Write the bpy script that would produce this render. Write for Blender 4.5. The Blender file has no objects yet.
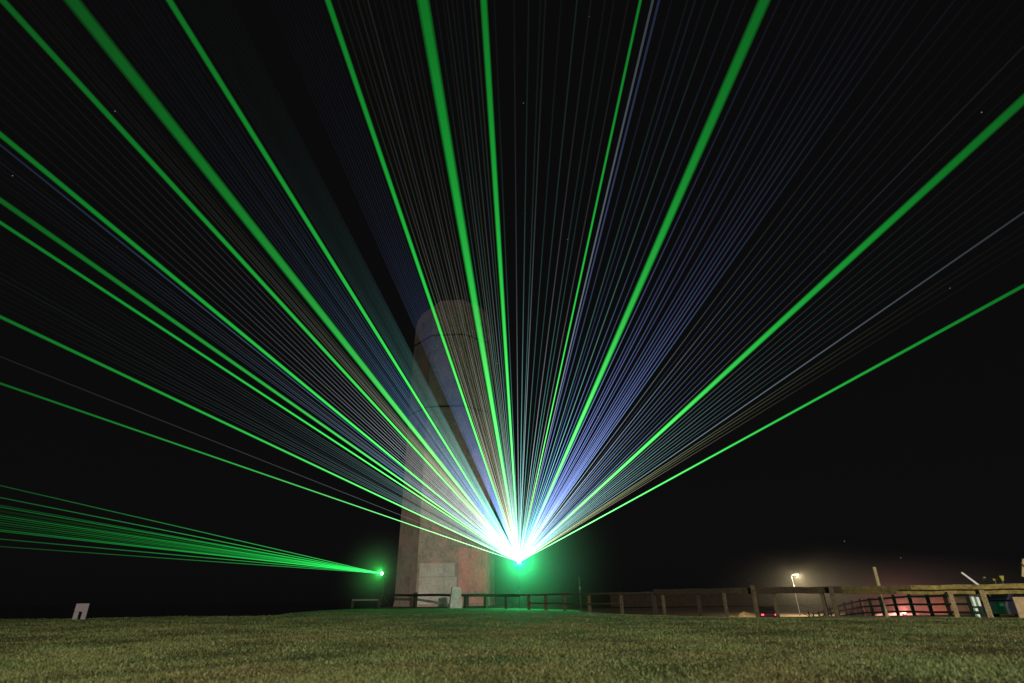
import bpy, math, random
import numpy as np
from mathutils import Matrix, Vector

random.seed(7); rng = np.random.default_rng(11)
S = bpy.context.scene
COL = S.collection
R = math.radians

# ------------------------------------------------------------------ camera
W, H, F = 1024, 683, 540.0
CAMZ = 0.72
PITCH = math.atan(254.0 / F)
ROLL = R(-0.8)
cam_d = bpy.data.cameras.new('camera'); cam = bpy.data.objects.new('camera', cam_d); COL.objects.link(cam)
cam_d.sensor_width = 36; cam_d.lens = 36 * F / W
cam_d.clip_start = 0.05; cam_d.clip_end = 20000
ROT = Matrix.Rotation(R(90) + PITCH, 3, 'X') @ Matrix.Rotation(ROLL, 3, 'Z')
cam.matrix_world = Matrix.Translation((0, 0, CAMZ)) @ ROT.to_4x4()
cam_d.dof.use_dof = True; cam_d.dof.focus_distance = 42; cam_d.dof.aperture_fstop = 0.85
S.camera = cam
S.cycles.transparent_max_bounces = 200
S.cycles.max_bounces = 5; S.cycles.diffuse_bounces = 2; S.cycles.glossy_bounces = 2; S.cycles.volume_bounces = 0
S.cycles.use_denoising = True
S.cycles.sample_clamp_indirect = 2.0
S.cycles.volume_step_rate = 1.0
S.view_settings.view_transform = 'Standard'; S.view_settings.look = 'None'
S.view_settings.exposure = 0; S.view_settings.gamma = 1

# ------------------------------------------------------------------ sky: a moonlit night, a few stars
MOON_EL, MOON_AZ = R(48), R(205)        # from behind the camera, a little left
world = bpy.data.worlds.new('World'); S.world = world; world.use_nodes = True
wn, wl = world.node_tree.nodes, world.node_tree.links
wn.clear()
wo = wn.new('ShaderNodeOutputWorld'); bg = wn.new('ShaderNodeBackground')
sky = wn.new('ShaderNodeTexSky'); sky.sky_type = 'NISHITA'; sky.sun_disc = False
sky.sun_elevation = MOON_EL; sky.sun_rotation = MOON_AZ
hs = wn.new('ShaderNodeHueSaturation'); hs.inputs['Saturation'].default_value = 0.12
wl.new(sky.outputs[0], hs.inputs['Color'])
tint = wn.new('ShaderNodeMix'); tint.data_type = 'RGBA'; tint.blend_type = 'MIX'
tint.inputs[0].default_value = 0.8
tint.inputs[7].default_value = (4.1, 3.75, 3.95, 1)
wl.new(hs.outputs[0], tint.inputs[6])
dim = wn.new('ShaderNodeVectorMath'); dim.operation = 'SCALE'; dim.inputs['Scale'].default_value = 0.00088
wl.new(tint.outputs[2], dim.inputs[0])
tc = wn.new('ShaderNodeTexCoord')
vo = wn.new('ShaderNodeTexVoronoi'); vo.inputs['Scale'].default_value = 38
wl.new(tc.outputs['Generated'], vo.inputs['Vector'])
lt = wn.new('ShaderNodeMath'); lt.operation = 'LESS_THAN'; lt.inputs[1].default_value = 0.030
wl.new(vo.outputs['Distance'], lt.inputs[0])
sp = wn.new('ShaderNodeSeparateColor'); wl.new(vo.outputs['Color'], sp.inputs[0])
gt = wn.new('ShaderNodeMath'); gt.operation = 'GREATER_THAN'; gt.inputs[1].default_value = 0.80
wl.new(sp.outputs[0], gt.inputs[0])
mm = wn.new('ShaderNodeMath'); mm.operation = 'MULTIPLY'; wl.new(lt.outputs[0], mm.inputs[0]); wl.new(gt.outputs[0], mm.inputs[1])
m2 = wn.new('ShaderNodeMath'); m2.operation = 'MULTIPLY'; wl.new(mm.outputs[0], m2.inputs[0]); wl.new(sp.outputs[1], m2.inputs[1])
st = wn.new('ShaderNodeVectorMath'); st.operation = 'SCALE'; st.inputs[0].default_value = (0.16, 0.17, 0.19)
wl.new(m2.outputs[0], st.inputs['Scale'])
ad = wn.new('ShaderNodeVectorMath'); ad.operation = 'ADD'; wl.new(dim.outputs[0], ad.inputs[0]); wl.new(st.outputs[0], ad.inputs[1])
wl.new(ad.outputs[0], bg.inputs['Color']); bg.inputs['Strength'].default_value = 1.0
wl.new(bg.outputs[0], wo.inputs['Surface'])

# the moon: one weak sun lamp
sd = bpy.data.lights.new('moonlight', 'SUN'); sd.energy = 0.24; sd.angle = R(0.6); sd.color = (1.0, 0.95, 0.86)
so = bpy.data.objects.new('moonlight', sd); COL.objects.link(so)
_v = Vector((math.sin(MOON_AZ) * math.cos(MOON_EL), math.cos(MOON_AZ) * math.cos(MOON_EL), math.sin(MOON_EL)))
so.rotation_euler = _v.to_track_quat('Z', 'Y').to_euler()

# ------------------------------------------------------------------ measuring helpers
def ray(px, py):
    return ROT @ Vector(((px - W / 2) / F, (H / 2 - py) / F, -1.0))
def at(px, py, Y):
    d = ray(px, py); t = Y / d.y
    return Vector((d.x * t, Y, CAMZ + d.z * t))
def proj(p):
    q = ROT.transposed() @ (Vector(p) - Vector((0, 0, CAMZ)))
    return (W / 2 + F * q.x / -q.z, H / 2 - F * q.y / -q.z)

# ------------------------------------------------------------------ object helpers
def tag(o, label=None, cat=None, group=None, kind=None):
    if label: o['label'] = label
    if cat: o['category'] = cat
    if group: o['group'] = group
    if kind: o['kind'] = kind
    return o
def empty(name, loc, rz=0.0):
    o = bpy.data.objects.new(name, None); COL.objects.link(o)
    o.location = loc; o.rotation_euler = (0, 0, rz); o.empty_display_size = 0.3
    return o
class MB:
    def __init__(s): s.v = []; s.f = []
    def add(s, vs, fs):
        n = len(s.v); s.v += [tuple(v) for v in vs]; s.f += [tuple(i + n for i in f) for f in fs]
    def box(s, c, size, rz=0.0, rx=0.0, ry=0.0, bev=0.0, taper=1.0):
        """chamfered box"""
        hx, hy, hz = [k / 2 for k in size]
        b = min(bev, hx * .9, hy * .9, hz * .9)
        M = Matrix.Rotation(rz, 3, 'Z') @ Matrix.Rotation(ry, 3, 'Y') @ Matrix.Rotation(rx, 3, 'X')
        c = Vector(c)
        if b <= 0:
            rings = [(-hz, 0), (hz, 0)]
        else:
            rings = [(-hz, b), (-hz + b, 0), (hz - b, 0), (hz, b)]
        vs = []; fs = []
        k = b if b > 0 else 0
        for z, ins in rings:
            t = 1 + (taper - 1) * (z + hz) / (2 * hz)
            x, y = (hx - ins) * t, (hy - ins) * t
            cc = k * .7 if k else 0
            if k:
                pts = [(x - cc, -y), (x, -y + cc), (x, y - cc), (x - cc, y), (-x + cc, y), (-x, y - cc), (-x, -y + cc), (-x + cc, -y)]
            else:
                pts = [(x, -y), (x, y), (-x, y), (-x, -y)]
            vs += [c + M @ Vector((p[0], p[1], z)) for p in pts]
        n = 8 if k else 4
        for r_ in range(len(rings) - 1):
            for i in range(n):
                j = (i + 1) % n
                fs.append((r_ * n + i, r_ * n + j, (r_ + 1) * n + j, (r_ + 1) * n + i))
        fs.append(tuple(range(n))[::-1]); fs.append(tuple(range((len(rings) - 1) * n, len(rings) * n)))
        s.add(vs, fs)
    def tube(s, pts, rad, n=8, caps=True):
        pts = [Vector(p) for p in pts]
        if not hasattr(rad, '__len__'): rad = [rad] * len(pts)
        vs = []; fs = []
        for i, p in enumerate(pts):
            a = pts[min(i + 1, len(pts) - 1)] - pts[max(i - 1, 0)]; a.normalize()
            u = a.cross(Vector((0, 0, 1)));
            if u.length < 1e-3: u = a.cross(Vector((1, 0, 0)))
            u.normalize(); w = a.cross(u)
            for k in range(n):
                t = 2 * math.pi * k / n
                vs.append(p + (u * math.cos(t) + w * math.sin(t)) * rad[i])
        for i in range(len(pts) - 1):
            for k in range(n):
                j = (k + 1) % n
                fs.append((i * n + k, i * n + j, (i + 1) * n + j, (i + 1) * n + k))
        if caps:
            fs.append(tuple(range(n))[::-1]); fs.append(tuple(range((len(pts) - 1) * n, len(pts) * n)))
        s.add(vs, fs)
    def lathe(s, prof, c=(0, 0, 0), n=16):
        c = Vector(c); vs = []; fs = []
        for r_, z in prof:
            for k in range(n):
                t = 2 * math.pi * k / n; vs.append(c + Vector((r_ * math.cos(t), r_ * math.sin(t), z)))
        for i in range(len(prof) - 1):
            for k in range(n):
                j = (k + 1) % n; fs.append((i * n + k, i * n + j, (i + 1) * n + j, (i + 1) * n + k))
        fs.append(tuple(range(n))[::-1]); fs.append(tuple(range((len(prof) - 1) * n, len(prof) * n)))
        s.add(vs, fs)
    def prism(s, outline, y0, y1, bev=0.0):
        """outline in x,z extruded along y"""
        n = len(outline); vs = []; fs = []
        cx = sum(p[0] for p in outline) / n; cz = sum(p[1] for p in outline) / n
        if bev:
            layers = [(y0, 1 - bev), (y0 + bev * .8, 1), (y1 - bev * .8, 1), (y1, 1 - bev)]
        else: layers = [(y0, 1), (y1, 1)]
        for y, k in layers:
            vs += [(cx + (p[0] - cx) * k, y, cz + (p[1] - cz) * k) for p in outline]
        for l in range(len(layers) - 1):
            for i in range(n):
                j = (i + 1) % n; fs.append((l * n + i, l * n + j, (l + 1) * n + j, (l + 1) * n + i))
        fs.append(tuple(range(n))[::-1]); fs.append(tuple(range((len(layers) - 1) * n, len(layers) * n)))
        s.add(vs, fs)
    def build(s, name, mat, parent=None, smooth=False, loc=None):
        me = bpy.data.meshes.new(name); me.from_pydata(s.v, [], s.f)
        import bmesh
        bm = bmesh.new(); bm.from_mesh(me); bmesh.ops.recalc_face_normals(bm, faces=bm.faces); bm.to_mesh(me); bm.free()
        o = bpy.data.objects.new(name, me); COL.objects.link(o)
        if mat: me.materials.append(mat)
        if smooth:
            me.polygons.foreach_set('use_smooth', [True] * len(me.polygons))
        if parent: o.parent = parent
        if loc is not None: o.location = loc
        return o

# ------------------------------------------------------------------ materials
def mat(name, col, rough=0.7, metal=0.0, var=0.25, scale=6.0, bump=0.0, col2=None, spec=0.3, coords='Object'):
    m = bpy.data.materials.new(name); m.use_nodes = True
    n, l = m.node_tree.nodes, m.node_tree.links
    b = n['Principled BSDF']; b.inputs['Roughness'].default_value = rough; b.inputs['Metallic'].default_value = metal
    b.inputs['Specular IOR Level'].default_value = spec
    t = n.new('ShaderNodeTexCoord'); nz = n.new('ShaderNodeTexNoise'); nz.inputs['Scale'].default_value = scale
    nz.inputs['Detail'].default_value = 6; nz.inputs['Roughness'].default_value = .65
    l.new(t.outputs[coords], nz.inputs['Vector'])
    r = n.new('ShaderNodeValToRGB'); r.color_ramp.elements[0].position = .3; r.color_ramp.elements[1].position = .7
    c2 = col2 or tuple(c * (1 - var) for c in col)
    r.color_ramp.elements[0].color = (*c2, 1); r.color_ramp.elements[1].color = (*[min(1, c * (1 + var * .6)) for c in col], 1)
    l.new(nz.outputs[0], r.inputs[0]); l.new(r.outputs[0], b.inputs['Base Color'])
    if bump:
        bp = n.new('ShaderNodeBump'); bp.inputs['Strength'].default_value = bump; bp.inputs['Distance'].default_value = .02
        l.new(nz.outputs[0], bp.inputs['Height']); l.new(bp.outputs[0], b.inputs['Normal'])
    return m
def emit(name, col, strength):
    m = bpy.data.materials.new(name); m.use_nodes = True
    n, l = m.node_tree.nodes, m.node_tree.links; n.clear()
    o = n.new('ShaderNodeOutputMaterial'); e = n.new('ShaderNodeEmission')
    e.inputs[0].default_value = (*col, 1); e.inputs[1].default_value = strength
    l.new(e.outputs[0], o.inputs[0]); m.cycles.emission_sampling = 'NONE'
    return m
def beam_mat(name, tau, near=0.0):
    """light scattered out of a laser beam: adds to what is behind it and dies away along the beam"""
    m = bpy.data.materials.new(name); m.use_nodes = True
    n, l = m.node_tree.nodes, m.node_tree.links; n.clear()
    o = n.new('ShaderNodeOutputMaterial'); e = n.new('ShaderNodeEmission'); t = n.new('ShaderNodeBsdfTransparent')
    a = n.new('ShaderNodeAddShader'); oi = n.new('ShaderNodeObjectInfo'); tc = n.new('ShaderNodeTexCoord')
    ln = n.new('ShaderNodeVectorMath'); ln.operation = 'LENGTH'; l.new(tc.outputs['Object'], ln.inputs[0])
    d = n.new('ShaderNodeMath'); d.operation = 'DIVIDE'; d.inputs[1].default_value = -tau; l.new(ln.outputs['Value'], d.inputs[0])
    ex = n.new('ShaderNodeMath'); ex.operation = 'EXPONENT'; l.new(d.outputs[0], ex.inputs[0])
    mu = n.new('ShaderNodeMath'); mu.operation = 'MULTIPLY'; l.new(ex.outputs[0], mu.inputs[0]); l.new(oi.outputs['Alpha'], mu.inputs[1])
    l.new(oi.outputs['Color'], e.inputs['Color']); l.new(mu.outputs[0], e.inputs['Strength'])
    l.new(e.outputs[0], a.inputs[0]); l.new(t.outputs[0], a.inputs[1]); l.new(a.outputs[0], o.inputs[0])
    m.cycles.emission_sampling = 'NONE'
    return m
def mist_mat(name, density, power, col=(1, 1, 1)):
    m = bpy.data.materials.new(name); m.use_nodes = True
    n, l = m.node_tree.nodes, m.node_tree.links; n.clear()
    o = n.new('ShaderNodeOutputMaterial'); v = n.new('ShaderNodeVolumeScatter'); v.inputs['Color'].default_value = (*col, 1)
    v.inputs['Anisotropy'].default_value = 0.0
    tc = n.new('ShaderNodeTexCoord')
    g = n.new('ShaderNodeTexGradient'); g.gradient_type = 'SPHERICAL'
    l.new(tc.outputs['Object'], g.inputs[0])
    p = n.new('ShaderNodeMath'); p.operation = 'POWER'; p.inputs[1].default_value = power; l.new(g.outputs['Fac'], p.inputs[0])
    k = n.new('ShaderNodeMath'); k.operation = 'MULTIPLY'; k.inputs[1].default_value = density; l.new(p.outputs[0], k.inputs[0])
    l.new(k.outputs[0], v.inputs['Density']); l.new(v.outputs[0], o.inputs['Volume'])
    return m
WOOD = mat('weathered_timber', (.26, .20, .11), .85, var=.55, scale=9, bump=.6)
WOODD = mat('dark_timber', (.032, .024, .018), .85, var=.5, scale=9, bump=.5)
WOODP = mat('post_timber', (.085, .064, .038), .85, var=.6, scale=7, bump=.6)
WOODM = mat('dim_lit_timber', (.040, .028, .016), .85, var=.6, scale=7, bump=.6)  # rail well left of the bright end: weaker lamplight put into the colour
MAROON = mat('dark_maroon_timber', (.018, .009, .008), .8, var=.4, scale=8)  # one near-black maroon for all posts and rails
WHITE = mat('white_paint', (.74, .74, .76), .55, var=.18, scale=7)
GREYW = mat('dull_white_board', (.18, .152, .18), .7, var=.2, scale=9)
BLACKP = mat('black_plastic', (.018, .018, .02), .45, var=.2)
STEEL = mat('galvanised_steel', (.36, .36, .37), .45, .7, var=.25)
DARKST = mat('dark_steel', (.05, .05, .055), .5, .6, var=.25)
CARP = mat('dark_car_paint', (.012, .013, .03), .55, .1, var=.1, spec=.5)
CARP2 = mat('maroon_car_paint', (.06, .008, .012), .3, .2, var=.1, spec=.5)
GLASS = mat('car_glass', (.01, .011, .014), .08, 0, var=.1, spec=.6)
RUBBER = mat('tyre_rubber', (.015, .015, .015), .9)
STONE = mat('pale_stone', (.34, .33, .31), .85, var=.35, scale=4, bump=.6)
TAN = mat('tan_board', (.40, .29, .17), .8, var=.3, scale=6, bump=.3)
OLIVE = mat('yellow_painted_metal', (.36, .30, .04), .6, var=.3)
CHALK = mat('dark_earth', (.105, .078, .056), .95, var=.45, scale=1.2, bump=1.0)

# ------------------------------------------------------------------ ground
FENCE_A, FENCE_B = 38.8, 0.9            # the post and rail fence runs along X = A - B*Y
def fence_pt(px, py):
    d = ray(px, py); t = FENCE_A / (d.x + FENCE_B * d.y)
    return Vector((d.x * t, d.y * t, CAMZ + d.z * t))
FEET = [(1064, 618), (1020, 617.5), (985, 617.5), (955, 617.5), (840, 618.5), (826, 619), (777, 618.5), (760, 618.5), (730, 618), (700, 617),
        (660, 616), (622, 614), (590, 612.5), (564, 611.5), (545, 610.5), (523, 609.5), (500, 608.8), (465, 608), (414, 608), (355, 609.5)]
ctl = [tuple(fence_pt(*p)) for p in FEET]
ctl += [(0, 0, 0), (-8, 2, 0), (8, 2, 0), (0, 8, .0), (-12, 10, 0.03), (12, 10, -.04), (-20, 18, .05), (-30, 24, .05), (-10, 20, .06), (0, 18, .02), (8, 18, -.05),
        (-14, 24, .06), (-6, 25, .05), (2, 25, -.02), (-22, 26, .06), (20, 12, -.1), (0, -10, 0), (-20, 0, 0), (20, -4, 0),
        (-8, 60, -.05), (-2, 62, -.15), (-14, 60, -.15), (-5, 42, -.05), (2, 36, -.08)]
ctl = np.array(ctl, float)
def _tps(C):
    n = len(C); P = C[:, :2]; D = np.linalg.norm(P[:, None] - P[None], axis=2)
    K = np.where(D > 0, D * D * np.log(D + 1e-9), 0) + np.eye(n) * 6.0
    Q = np.hstack([np.ones((n, 1)), P]); A = np.block([[K, Q], [Q.T, np.zeros((3, 3))]])
    return np.linalg.solve(A, np.concatenate([C[:, 2], np.zeros(3)]))
_w = _tps(ctl)
def sst(a, b, x):
    t = np.clip((x - a) / (b - a), 0, 1); return t * t * (3 - 2 * t)
def ground(x, y):
    x = np.atleast_1d(np.asarray(x, float)); y = np.atleast_1d(np.asarray(y, float))
    xc = np.clip(x, -32, 30); yc = np.clip(y, -10, 62)
    z = _w[-3] + _w[-2] * xc + _w[-1] * yc
    for i in range(len(ctl)):
        d2 = (xc - ctl[i, 0]) ** 2 + (yc - ctl[i, 1]) ** 2
        z = z + _w[i] * .5 * d2 * np.log(d2 + 1e-9)
    z = np.clip(z, -.6, .4)
    # car park behind the fence on the right
    s = (x + FENCE_B * y - FENCE_A) / math.hypot(1, FENCE_B)
    k = sst(.8, 5, s) * sst(4, 9, x)
    z = z * (1 - k) + (-.62 - 2.7 * sst(30, 95, y)) * k
    # the land ends on the left and behind the tower
    xe = -(5.0 + .20 * y)
    dl = np.minimum(y - 26.5, xe - x)
    db = np.minimum(y - 74, 16 - x)
    dd = np.maximum(np.maximum(dl, db), 0)
    z = z - np.minimum(60, .03 * dd ** 2 + .10 * dd)
    # soft humps
    z = z + .018 * np.sin(x * .9 + 1.3 * np.sin(y * .37)) * np.cos(y * .6 + .7 * np.sin(x * .5)) * np.exp(-np.abs(y - 20) / 40)
    return z
def gz(x, y): return float(ground(x, y)[0])
def axis(lo, hi, fine_lo, fine_hi, step, n_out):
    a = list(np.arange(fine_lo, fine_hi + 1e-6, step))
    g = np.geomspace(1, 1 + hi - fine_hi, n_out)[1:] - 1 + fine_hi
    q = fine_lo - (np.geomspace(1, 1 + fine_lo - lo, n_out)[1:] - 1)
    return np.array(list(q[::-1]) + a + list(g))
gx = axis(-6000, 6000, -36, 40, .4, 26); gy = axis(-400, 9000, -8, 80, .4, 26)
XX, YY = np.meshgrid(gx, gy); ZZ = ground(XX.ravel(), YY.ravel())
def grid_mesh(name, xs, ys, z, m):
    nx, ny = len(xs), len(ys); X, Y = np.meshgrid(xs, ys)
    v = np.stack([X.ravel(), Y.ravel(), z], 1)
    i = (np.arange(ny - 1)[:, None] * nx + np.arange(nx - 1)[None]).ravel()
    f = np.stack([i, i + 1, i + nx + 1, i + nx], 1)
    me = bpy.data.meshes.new(name); me.from_pydata(v.tolist(), [], f.tolist()); me.materials.append(m)
    me.polygons.foreach_set('use_smooth', [True] * len(me.polygons))
    o = bpy.data.objects.new(name, me); COL.objects.link(o); return o

def turf_mat():
    m = bpy.data.materials.new('turf'); m.use_nodes = True
    n, l = m.node_tree.nodes, m.node_tree.links
    b = n['Principled BSDF']; b.inputs['Roughness'].default_value = .9; b.inputs['Specular IOR Level'].default_value = .15
    tc = n.new('ShaderNodeTexCoord')
    def noise(s, det=5):
        z = n.new('ShaderNodeTexNoise'); z.inputs['Scale'].default_value = s; z.inputs['Detail'].default_value = det
        z.inputs['Roughness'].default_value = .7; l.new(tc.outputs['Object'], z.inputs['Vector']); return z
    a, c, d = noise(22, 8), noise(1.1, 4), noise(5.5, 6)
    r = n.new('ShaderNodeValToRGB'); e = r.color_ramp.elements
    e[0].position = .32; e[0].color = (.022, .024, .010, 1); e[1].position = .72; e[1].color = (.11, .10, .045, 1)
    e.new(.5).color = (.055, .062, .023, 1)
    l.new(a.outputs[0], r.inputs[0])
    r2 = n.new('ShaderNodeValToRGB'); r2.color_ramp.elements[0].position = .35; r2.color_ramp.elements[0].color = (.62, .66, .55, 1)
    r2.color_ramp.elements[1].position = .65; r2.color_ramp.elements[1].color = (1.15, 1.05, .95, 1)
    mx = n.new('ShaderNodeMath'); mx.operation = 'MULTIPLY_ADD'; mx.inputs[1].default_value = .5
    l.new(c.outputs[0], mx.inputs[0]); 
    m3 = n.new('ShaderNodeMath'); m3.operation = 'MULTIPLY'; m3.inputs[1].default_value = .5; l.new(d.outputs[0], m3.inputs[0])
    l.new(m3.outputs[0], mx.inputs[2]); l.new(mx.outputs[0], r2.inputs[0])
    mu = n.new('ShaderNodeMix'); mu.data_type = 'RGBA'; mu.blend_type = 'MULTIPLY'; mu.inputs[0].default_value = 1
    l.new(r.outputs[0], mu.inputs[6]); l.new(r2.outputs[0], mu.inputs[7]); l.new(mu.outputs[2], b.inputs['Base Color'])
    bp = n.new('ShaderNodeBump'); bp.inputs['Strength'].default_value = 1; bp.inputs['Distance'].default_value = .06
    l.new(a.outputs[0], bp.inputs['Height']); l.new(bp.outputs[0], b.inputs['Normal'])
    return m
tag(grid_mesh('ground', gx, gy, ZZ, turf_mat()), kind='structure')
sx = axis(-9000, 200, -60, -20, 20, 18); sy = axis(-2000, 12000, 0, 200, 40, 18)
SEA = mat('dark_sea_water', (.002, .003, .004), .12, var=.2, scale=.05, bump=.3, spec=.5)
tag(grid_mesh('sea', sx, sy, np.full(len(sx) * len(sy), -48.0), SEA), kind='structure')
# asphalt sheet of the car park, following the ground behind the fence
ASPH = mat('trodden_gravel', (.17, .13, .095), .9, var=.4, scale=3, bump=.4)
vs, fs = [], []
cu = np.linspace(0, 1, 40); cv = np.linspace(0, 1, 60)
for v in cv:
    y = 18 + 170 * v ** 1.6
    for u in cu:
        x0 = max(FENCE_A - FENCE_B * y + 7.0, 17.5)
        x = x0 + 120 * u ** 1.6; vs.append((x, y, gz(x, y) + .012))
for j in range(59):
    for i in range(39):
        k = j * 40 + i; fs.append((k, k + 1, k + 41, k + 40))
mb = MB(); mb.add(vs, fs); tag(mb.build('car_park', ASPH), kind='structure')

# grass: short uneven blades, thinning with distance
def grass():
    N = 1100000
    u = rng.random(N); y0, y1 = 3.6, 30.0
    Y = 1 / (1 / y0 + u * (1 / y1 - 1 / y0))
    X = (rng.random(N) * 2 - 1) * (1.02 * Y * 1.0 + 1.5)
    clump = np.sin(X * 2.1 + 2 * np.sin(Y * 1.3)) * np.cos(Y * 1.7 + 1.5 * np.sin(X * .9))
    keep = rng.random(N) < np.clip(.62 + .30 * clump + .25 * np.sin(X * .55 + 1.1 * np.sin(Y * .8 + X * .3)) * np.sin(Y * .9), .1, 1) * np.clip(.10 + Y / 16, 0, 1); X, Y = X[keep], Y[keep]; clump = clump[keep]; N = len(X)
    s = X + FENCE_B * Y - FENCE_A; k = s < 1.0; X, Y, clump = X[k], Y[k], clump[k]; N = len(X)
    Z = ground(X, Y)
    sc = .8 + .035 * Y
    h = (.013 + .020 * rng.random(N) ** 1.5 + .008 * (clump + 1)) * (.8 + .012 * Y)
    w = (.0014 + .0018 * rng.random(N)) * sc
    a = rng.random(N) * 2 * np.pi; la = rng.random(N) * 2 * np.pi; ln = h * (.2 + .8 * rng.random(N))
    P = np.stack([X, Y, Z - .004], 1); D = np.stack([np.cos(a), np.sin(a), 0 * a], 1) * w[:, None]
    T = P + np.stack([np.cos(la) * ln, np.sin(la) * ln, h], 1)
    M = P * .45 + T * .55 + np.stack([-np.cos(la) * ln * .2, -np.sin(la) * ln * .2, h * .12], 1)
    V = np.stack([P - D, P + D, M + D * .7, T, M - D * .7], 1).reshape(-1, 3)
    me = bpy.data.meshes.new('grass'); me.vertices.add(len(V)); me.vertices.foreach_set('co', V.ravel().astype('f4'))
    me.loops.add(5 * N); me.loops.foreach_set('vertex_index', np.arange(5 * N, dtype='i4'))
    me.polygons.add(N); me.polygons.foreach_set('loop_start', np.arange(N, dtype='i4') * 5)
    try: me.polygons.foreach_set('loop_total', np.full(N, 5, 'i4'))
    except Exception: pass
    me.update(); me.validate()
    m = bpy.data.materials.new('grass_blades'); m.use_nodes = True
    n, l = m.node_tree.nodes, m.node_tree.links
    b = n['Principled BSDF']; b.inputs['Roughness'].default_value = .6; b.inputs['Specular IOR Level'].default_value = .35
    g = n.new('ShaderNodeNewGeometry'); r = n.new('ShaderNodeValToRGB'); e = r.color_ramp.elements
    e[0].position = 0; e[0].color = (.045, .062, .022, 1); e[1].position = 1; e[1].color = (.29, .29, .15, 1)
    e.new(.45).color = (.085, .105, .042, 1); e.new(.78).color = (.14, .155, .065, 1)
    l.new(g.outputs['Random Per Island'], r.inputs[0])
    tc = n.new('ShaderNodeTexCoord'); nz = n.new('ShaderNodeTexNoise'); nz.inputs['Scale'].default_value = .55; nz.inputs['Detail'].default_value = 5
    l.new(tc.outputs['Object'], nz.inputs['Vector'])
    r2 = n.new('ShaderNodeValToRGB'); r2.color_ramp.elements[0].position = .40; r2.color_ramp.elements[0].color = (.88, .98, .74, 1)
    r2.color_ramp.elements[1].position = .66; r2.color_ramp.elements[1].color = (1.0, .76, .66, 1)
    l.new(nz.outputs[0], r2.inputs[0])
    mu = n.new('ShaderNodeMix'); mu.data_type = 'RGBA'; mu.blend_type = 'MULTIPLY'; mu.inputs[0].default_value = 1
    l.new(r.outputs[0], mu.inputs[6]); l.new(r2.outputs[0], mu.inputs[7]); l.new(mu.outputs[2], b.inputs['Base Color'])
    me.materials.append(m)
    o = bpy.data.objects.new('grass', me); COL.objects.link(o)
    tag(o, 'short mown olive green grass covering the lawn in the foreground', 'grass', kind='stuff')
grass()

# bank added behind the car park, shaped to catch the lamp light
def added_bank(line):
    """line: px, top py, distance"""
    vs, fs, pts = [], [], []
    for a, b in zip(line[:-1], line[1:]):
        for k in range(6):
            t = k / 6; pts.append([a[q] + (b[q] - a[q]) * t for q in range(3)])
    pts.append(line[-1])
    for i, (px, py, Y) in enumerate(pts):
        top = at(px, py + .8 * math.sin(i * .9), Y)
        away = Vector((top.x, top.y, 0)).normalized()
        hh = max(.1, top.z - gz(top.x, top.y))
        for q, (s_, k) in enumerate([(-2.6, -.05), (-1.9, .2), (-1.1, .6), (-.4, .9), (.5, 1.0), (3.5, .9), (9, -.1)]):
            p = top + away * (s_ * (Y / 46) ** .4)
            vs.append((p.x, p.y, gz(p.x, p.y) + hh * k + (rng.random() - .5) * .16 * (0 < q < 6)))
    for i in range(len(pts) - 1):
        for q in range(6):
            k = i * 7 + q; fs.append((k, k + 1, k + 8, k + 7))
    mb = MB(); mb.add(vs, fs); tag(mb.build('added_bank', CHALK, smooth=True), kind='structure')
added_bank([(1130, 592.6, 38), (1040, 592.6, 42), (950, 592.6, 46), (905, 592.6, 51), (880, 594, 56), (862, 600, 60), (848, 611, 64)])
added_bank([(930, 592, 200), (860, 592, 200), (800, 592.6, 205), (690, 592.6, 205), (610, 592.6, 215)])

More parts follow.
